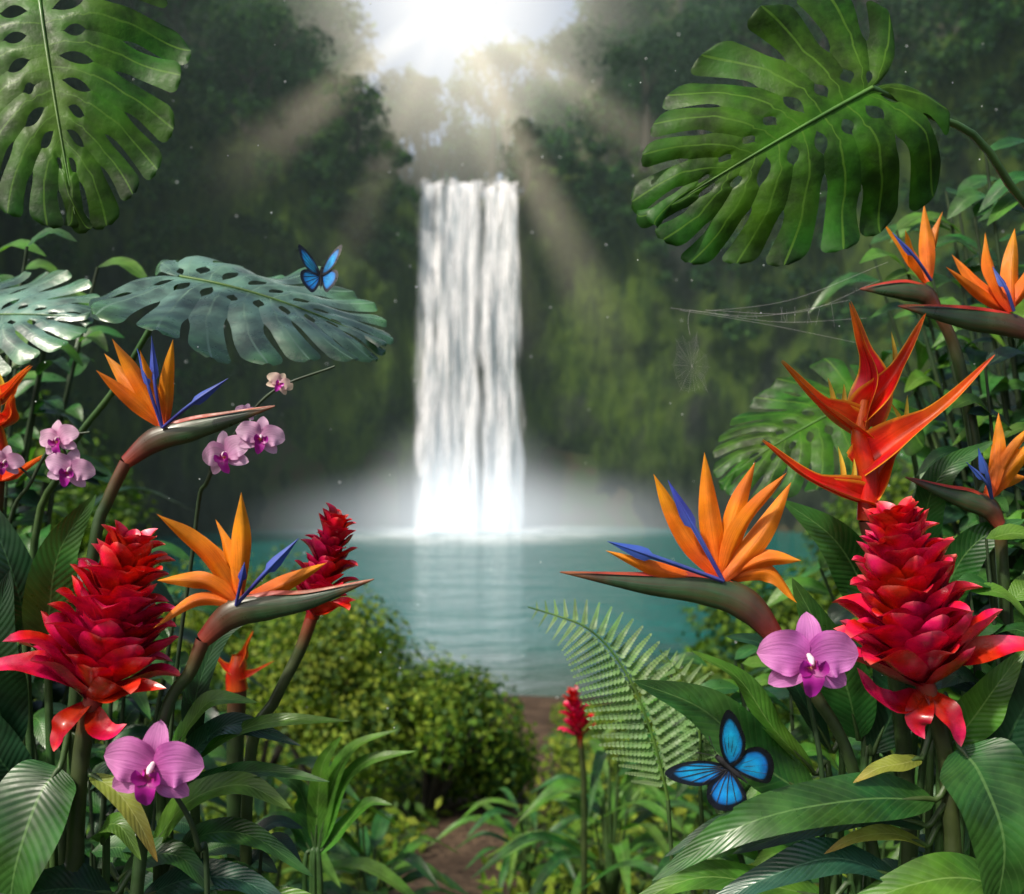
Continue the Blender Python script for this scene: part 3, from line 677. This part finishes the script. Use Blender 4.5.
leafclump('ginger_foliage', 1.08, 180, [
 ([(180, 770, 20), (225, 738, 0), (280, 716, -20), (355, 713, -30)], 13, lf_bright, Up),
 ([(180, 790, 20), (225, 775, 0), (275, 765, -20), (335, 772, -30)], 13, lf_mid, Up),
 ([(165, 760, 20), (190, 722, 10), (215, 700, 0), (260, 700, -10)], 17, lf_bright, Up),
 ([(170, 780, 20), (200, 745, 10), (235, 725, 0), (305, 740, -20)], 20, lf_blue, Up),
 ([(150, 850, 0), (195, 795, -20), (250, 775, -30), (300, 795, -40)], 20, lf_bright, Up),
 ([(170, 860, 10), (210, 830, -10), (260, 830, -20), (320, 865, -30)], 17, lf_mid, Up),
 ([(140, 900, 0), (190, 872, -20), (250, 868, -30), (310, 900, -40)], 20, lf_blue, Up),
 ([(120, 880, 0), (150, 850, -20), (190, 845, -30), (230, 880, -40)], 18, lf_mid, Up),
 ([(170, 800, 30), (150, 770, 10), (120, 760, 0), (90, 790, 0)], 20, lf_dark, Up),
 ([(190, 900, 10), (230, 905, 0), (300, 890, -20), (350, 910, -30)], 15, lf_bright, Up),
 ([(185, 760, 30), (190, 700, 20), (215, 640, 20), (250, 620, 20)], 14, lf_dark, F),
])
leafclump('ginger_foliage', 1.5, 320, [
 ([(318, 850, 0), (335, 800, 0), (365, 760, -10), (418, 745, -20)], 12, lf_bright, Up),
 ([(318, 850, 0), (330, 790, 0), (355, 745, -10), (400, 724, -20)], 11, lf_bright, Up),
 ([(315, 850, 0), (318, 800, 0), (325, 760, -10), (345, 730, -20)], 11, lf_bright, F),
 ([(315, 850, 0), (305, 805, 0), (295, 780, -10), (262, 760, -20)], 12, lf_mid, Up),
 ([(318, 855, 0), (345, 825, 0), (370, 800, -10), (395, 798, -20)], 10, lf_bright, Up),
 ([(312, 855, 0), (300, 830, 0), (280, 815, -10), (250, 825, -20)], 12, lf_mid, Up),
])
leafclump('ginger_foliage', .99, 950, [
 ([(960, 748, 0), (972, 770, -20), (985, 830, -40), (978, 915, -30)], 50, lf_mid, (.1, -1, .5)),
 ([(935, 800, 0), (850, 793, -20), (740, 808, -40), (648, 868, -30)], 27, lf_mid, (0, -.8, .7)),
 ([(1040, 905, 0), (960, 870, -20), (890, 875, -30), (820, 905, -30)], 26, lf_bright, Up),
 ([(925, 762, 10), (900, 762, -5), (875, 765, -10), (848, 778, -15)], 11, lf_yel, Up),
 ([(930, 850, 10), (890, 830, -10), (850, 830, -20), (815, 842, -30)], 10, lf_yel, Up),
 ([(960, 760, 30), (985, 720, 20), (1000, 690, 10), (1030, 650, 10)], 24, lf_bright, F),
 ([(900, 880, 0), (830, 850, -20), (760, 865, -30), (690, 900, -30)], 22, lf_blue, Up),
 ([(930, 830, 10), (870, 815, 10), (800, 830, 0), (730, 850, -10)], 20, lf_dark, Up),
 ([(1000, 800, 30), (1020, 740, 20), (1040, 690, 10), (1060, 640, 10)], 34, lf_dark, F),
])
leafclump('ginger_foliage', 1.12, 830, [
 ([(815, 800, 0), (760, 762, -10), (700, 705, -20), (630, 674, -30)], 33, lf_mid, (.15, -.9, .6)),
 ([(865, 745, 20), (850, 690, 10), (825, 640, 0), (792, 578, 0)], 29, lf_mid, (-.4, -1, .1)),
 ([(880, 620, 20), (860, 575, 10), (830, 535, 0), (782, 500, 0)], 26, lf_mid, (-.3, -1, .3)),
 ([(880, 760, 20), (900, 700, 10), (890, 640, 10), (850, 590, 10)], 26, lf_dark, (-.3, -1, .1)),
 ([(830, 860, 0), (780, 830, -10), (720, 820, -20), (660, 845, -30)], 18, lf_dark, Up),
 ([(820, 780, 20), (775, 730, 10), (740, 680, 10), (690, 650, 0)], 17, lf_bright, Up),
 ([(830, 900, 0), (760, 880, -10), (690, 870, -20), (610, 900, -30)], 20, lf_bright, Up),
 ([(840, 760, 30), (800, 690, 20), (770, 650, 20), (730, 640, 20)], 20, lf_dark, Up),
 ([(950, 640, 30), (960, 580, 20), (985, 540, 10), (1030, 520, 10)], 22, lf_mid, F),
 ([(940, 560, 30), (935, 510, 20), (950, 470, 10), (1000, 440, 10)], 18, lf_mid, F),
])

def sideshrub(name, k, trunk, cx, cz, rx, rz, n, L_, W, mats, ry=90):
    g_ = G(k); b = MB(name, soil(k, trunk)); root = soil(k, trunk, 60)
    nb = max(5, n//14)
    for i in range(nb):
        a = random.random()*6.28; rr = random.random()**.5
        tx, tz, ty = cx+rx*rr*math.cos(a), cz+rz*rr*math.sin(a), random.uniform(-ry, ry)
        tip = g_(tx, tz, ty); mid = (root*.35+tip*.65)+np.array([(root[0]-tip[0])*.25, 0, -.02])
        pts = cr([root, (root+mid)/2, mid, tip], 30)
        b.tube([root, (root+mid)/2, mid, tip], [.009*k, .006*k, .004*k, .0015*k], stem_d, n=6, seg=16)
        m = 16
        for j in range(m):
            p = pts[30-int(j*1.1)]; a2 = j*2.4+random.random()
            d = nrm(np.array([math.cos(a2), math.sin(a2)*.7-.25, random.uniform(-.25, .45)]))
            l = L_*k/1000*random.uniform(.65, 1.15)
            b.blade([p, p+d*l*.5+np.array([0, 0, .08*l]), p+d*l+np.array([0, 0, -.28*l])], W*k/1000*random.uniform(.8, 1.15), random.choice(mats), up=(random.uniform(-.4, .4), -.5, .9), seg=8, nc=4, fold=.2, wave=.1)
    b.done()
sideshrub('philodendron_shrub', 1.7, 1080, 985, 230, 95, 90, 220, 70, 13, [lf_mid, lf_bright, lf_mid])
sideshrub('philodendron_shrub', 1.9, 1100, 1000, 440, 120, 120, 260, 70, 14, [lf_mid, lf_dark])
sideshrub('philodendron_shrub', 1.8, 1000, 930, 590, 120, 100, 220, 65, 13, [lf_mid, lf_dark, lf_bright])
sideshrub('philodendron_shrub', 1.8, -60, 30, 290, 70, 60, 120, 55, 12, [lf_bright, lf_mid])
sideshrub('philodendron_shrub', 1.7, -40, 30, 560, 80, 90, 180, 65, 14, [lf_mid, lf_dark])
sideshrub('philodendron_shrub', 1.5, 80, 120, 650, 80, 90, 150, 60, 12, [lf_dark, lf_mid])
sideshrub('philodendron_shrub', 1.6, 820, 760, 700, 90, 80, 130, 60, 10, [lf_mid, lf_bright])
sideshrub('philodendron_shrub', 1.3, 930, 940, 830, 90, 80, 130, 60, 13, [lf_dark, lf_mid])
sideshrub('philodendron_shrub', 1.3, 100, 120, 850, 120, 70, 150, 60, 13, [lf_dark, lf_mid])
sideshrub('philodendron_shrub', 1.10, 1070, 985, 600, 55, 70, 80, 62, 14, [lf_mid, lf_dark, lf_bright], 20)
sideshrub('philodendron_shrub', 1.22, 1080, 990, 410, 60, 60, 80, 60, 13, [lf_mid, lf_dark, lf_bright], 12)
sideshrub('philodendron_shrub', 1.15, 215, 225, 850, 60, 60, 90, 58, 13, [lf_mid, lf_dark, lf_bright], 25)

wb = MB('spider_web', G(1.3)(690, 375)); g_ = G(1.3)
c = (692, 366); spk = []
for i in range(16):
    a = 2*math.pi*i/16; r = random.uniform(24, 38); spk.append((c[0]+math.cos(a)*r*.6+3*math.sin(a), c[1]+math.sin(a)*r, 12*math.cos(a)))
    wb.tube([g_(*c), g_(*spk[-1])], [.00004]*2, silk, n=4, seg=2)
for q in range(3, 13):
    f = q/13
    for i in range(16):
        p, p2 = spk[i], spk[(i+1) % 16]
        wb.tube([g_(c[0]+(p[0]-c[0])*f, c[1]+(p[1]-c[1])*f, p[2]*f), g_(c[0]+(p2[0]-c[0])*f, c[1]+(p2[1]-c[1])*f, p2[2]*f)], [.00003]*2, silk, n=4, seg=1)
for a, m_, e in [((670, 308), (760, 316), (850, 300)), ((700, 312), (790, 300), (888, 262)), ((680, 310), (770, 325), (868, 345)), ((705, 310), (800, 312), (880, 280)), ((690, 335), (688, 322), (690, 310)), ((690, 310), (780, 322), (866, 318))]:
    wb.tube([g_(*a), g_(*m_), g_(*e)], [.00011]*2, silk, n=4, seg=16)
for i in range(18):
    t = random.random(); x = 705+160*t; y0 = 312-8*t; y1 = 314+16*t
    wb.tube([g_(x, y0+random.uniform(-2, 2)), g_(x+random.uniform(-6, 6), y1)], [.00006]*2, silk, n=4, seg=1)
wb.done()

dr = MB('water_droplets')
for i in range(210):
    y = random.uniform(1.0, 3.5); dr.ball((random.uniform(-.5, .5)*y, y, 4+random.uniform(-.3, .45)*y), random.uniform(.0004, .0010)*y, dropm, 6)
dr.done()

# ---------------------------------------------------------------- mist, self-lit glow volumes
def volmat(name, dens, aniso, col=(1, 1, 1), glow=0, gcol=(1, 1, 1), fall=None, pw=1.6):
    m, nt, N, L = nodes(name); out = N('ShaderNodeOutputMaterial')
    f = None
    if fall:
        tc = N('ShaderNodeTexCoord'); sp = N('ShaderNodeSeparateXYZ'); L(tc.outputs['Object'], sp.inputs[0])
        x2 = mth(nt, 'MULTIPLY', sp.outputs[0], sp.outputs[0]); y2 = mth(nt, 'MULTIPLY', sp.outputs[1], sp.outputs[1]); z2 = mth(nt, 'MULTIPLY', sp.outputs[2], sp.outputs[2])
        if fall == 'ball':
            r2 = mth(nt, 'ADD', mth(nt, 'ADD', x2, y2), z2)
            f = mth(nt, 'SUBTRACT', 1., r2, clamp=True); f = mth(nt, 'POWER', f, pw)
        else:
            rad = mth(nt, 'ADD', mth(nt, 'MULTIPLY', sp.outputs[2], .75), .25)
            r2 = mth(nt, 'DIVIDE', mth(nt, 'ADD', x2, y2), mth(nt, 'MULTIPLY', rad, rad))
            f = mth(nt, 'POWER', mth(nt, 'SUBTRACT', 1., r2, clamp=True), 1.8)
            f = mth(nt, 'MULTIPLY', f, maprange(nt, sp.outputs[2], .0, .15, 0., 1.))
            f = mth(nt, 'MULTIPLY', f, maprange(nt, sp.outputs[2], .10, 1., 1., 0.))
    last = None
    if dens:
        v = N('ShaderNodeVolumeScatter'); v.inputs['Anisotropy'].default_value = aniso; v.inputs['Color'].default_value = (*col, 1)
        if f is not None: L(mth(nt, 'MULTIPLY', f, float(dens)), v.inputs['Density'])
        else: v.inputs['Density'].default_value = dens
        last = v.outputs[0]
    if glow:
        e = N('ShaderNodeEmission'); e.inputs[0].default_value = (*gcol, 1)
        if f is not None: L(mth(nt, 'MULTIPLY', f, float(glow)), e.inputs[1])
        else: e.inputs[1].default_value = glow
        if last is not None:
            ad = N('ShaderNodeAddShader'); L(last, ad.inputs[0]); L(e.outputs[0], ad.inputs[1]); last = ad.outputs[0]
        else: last = e.outputs[0]
    L(last, out.inputs['Volume']); return m
def vol_mesh(name, mat, kind, loc, scale, parent=None):
    bm = bmesh.new()
    if kind == 'box': bmesh.ops.create_cube(bm, size=2)
    elif kind == 'shaft':
        bmesh.ops.create_cone(bm, cap_ends=True, segments=20, radius1=.25, radius2=1, depth=1)
        for v in bm.verts: v.co.z += .5
    else: bmesh.ops.create_icosphere(bm, subdivisions=4, radius=1)
    bmesh.ops.recalc_face_normals(bm, faces=bm.faces)
    me = bpy.data.meshes.new(name); bm.to_mesh(me); bm.free(); me.materials.append(mat)
    ob = bpy.data.objects.new(name, me); sc.collection.objects.link(ob); ob.location = loc; ob.scale = scale; ob.parent = parent
    return ob
vol_mesh('valley_mist', volmat('valley_mist_volume', .0024, 0., (.66, 1., .90)), 'box', (0, 58, 17.7), (34, 32, 18.2))
vol_mesh('ravine_glow_mist', volmat('ravine_glow_volume', .003, 0., (1, .98, .92), .060, (1, .93, .76), 'ball', 3.0), 'ball', (-3.2, 60, 31.5), (14, 17, 17))  # thin mist with emission put in to imitate sun glow in the gap
em = bpy.data.objects.new('waterfall_glow_mist', None); em.location = (FX, 47.2, 0); sc.collection.objects.link(em)  # spray mist, brightened by emission standing in for scattered light
vol_mesh('glow_mist_cloud_1', volmat('spray_mist_glow_1', .10, 0., (1, 1, 1), .125, (.78, .93, 1.), 'ball', 1.8), 'ball', (.8, 0, .2), (12.5, 3.6, 3.6), em)
vol_mesh('glow_mist_cloud_2', volmat('spray_mist_glow_2', .10, 0., (1, 1, 1), .14, (.85, .95, 1.), 'ball', 1.8), 'ball', (0, .6, .8), (6.0, 2.4, 5.6), em)
sh = bpy.data.objects.new('glow_sunbeams', None); sh.location = (-3.3, 56, 28.5); sc.collection.objects.link(sh)  # self-lit cones added to imitate sun shafts; they scatter no sunlight
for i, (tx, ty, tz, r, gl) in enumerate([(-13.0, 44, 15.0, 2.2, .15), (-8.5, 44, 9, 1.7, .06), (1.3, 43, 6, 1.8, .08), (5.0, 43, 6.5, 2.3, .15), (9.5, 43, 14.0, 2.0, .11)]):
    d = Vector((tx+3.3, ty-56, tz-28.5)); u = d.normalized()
    o = vol_mesh('glow_beam_%d' % (i+1), volmat('sunbeam_glow_%d' % i, 0, 0, (1, 1, 1), gl, (1, .88, .62), 'shaft'), 'shaft', u*1.2, (r, r, d.length), sh)
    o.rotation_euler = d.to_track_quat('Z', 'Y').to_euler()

# ---------------------------------------------------------------- light, camera
EL, AZ = math.radians(48), math.radians(226)
w = bpy.data.worlds.new('World'); sc.world = w; w.use_nodes = True; nt = w.node_tree
bg = nt.nodes['Background']; sky = nt.nodes.new('ShaderNodeTexSky'); sky.sky_type = 'NISHITA'; sky.sun_disc = False
sky.sun_elevation = EL; sky.sun_rotation = AZ; sky.dust_density = 5.0
nt.links.new(sky.outputs[0], bg.inputs[0]); bg.inputs[1].default_value = .15
ld = bpy.data.lights.new('sun', 'SUN'); ld.energy = 4.4; ld.angle = math.radians(3); ld.color = (1, .93, .80)
lo = bpy.data.objects.new('sun', ld); sc.collection.objects.link(lo)
sd = Vector((math.sin(AZ)*math.cos(EL), math.cos(AZ)*math.cos(EL), math.sin(EL)))
lo.rotation_euler = sd.to_track_quat('Z', 'Y').to_euler(); lo.location = (-20, -30, 60)
cd = bpy.data.cameras.new('camera'); cam = bpy.data.objects.new('camera', cd); sc.collection.objects.link(cam)
cam.location = (0, 0, 4); cam.rotation_euler = (math.radians(90), 0, 0)
cd.sensor_width = 36; cd.lens = 36; cd.clip_start = .02; cd.clip_end = 1500
cd.dof.use_dof = True; cd.dof.focus_distance = 1.08; cd.dof.aperture_fstop = 5.4
sc.camera = cam
sc.view_settings.view_transform = 'Standard'; sc.view_settings.look = 'None'; sc.view_settings.exposure = 0
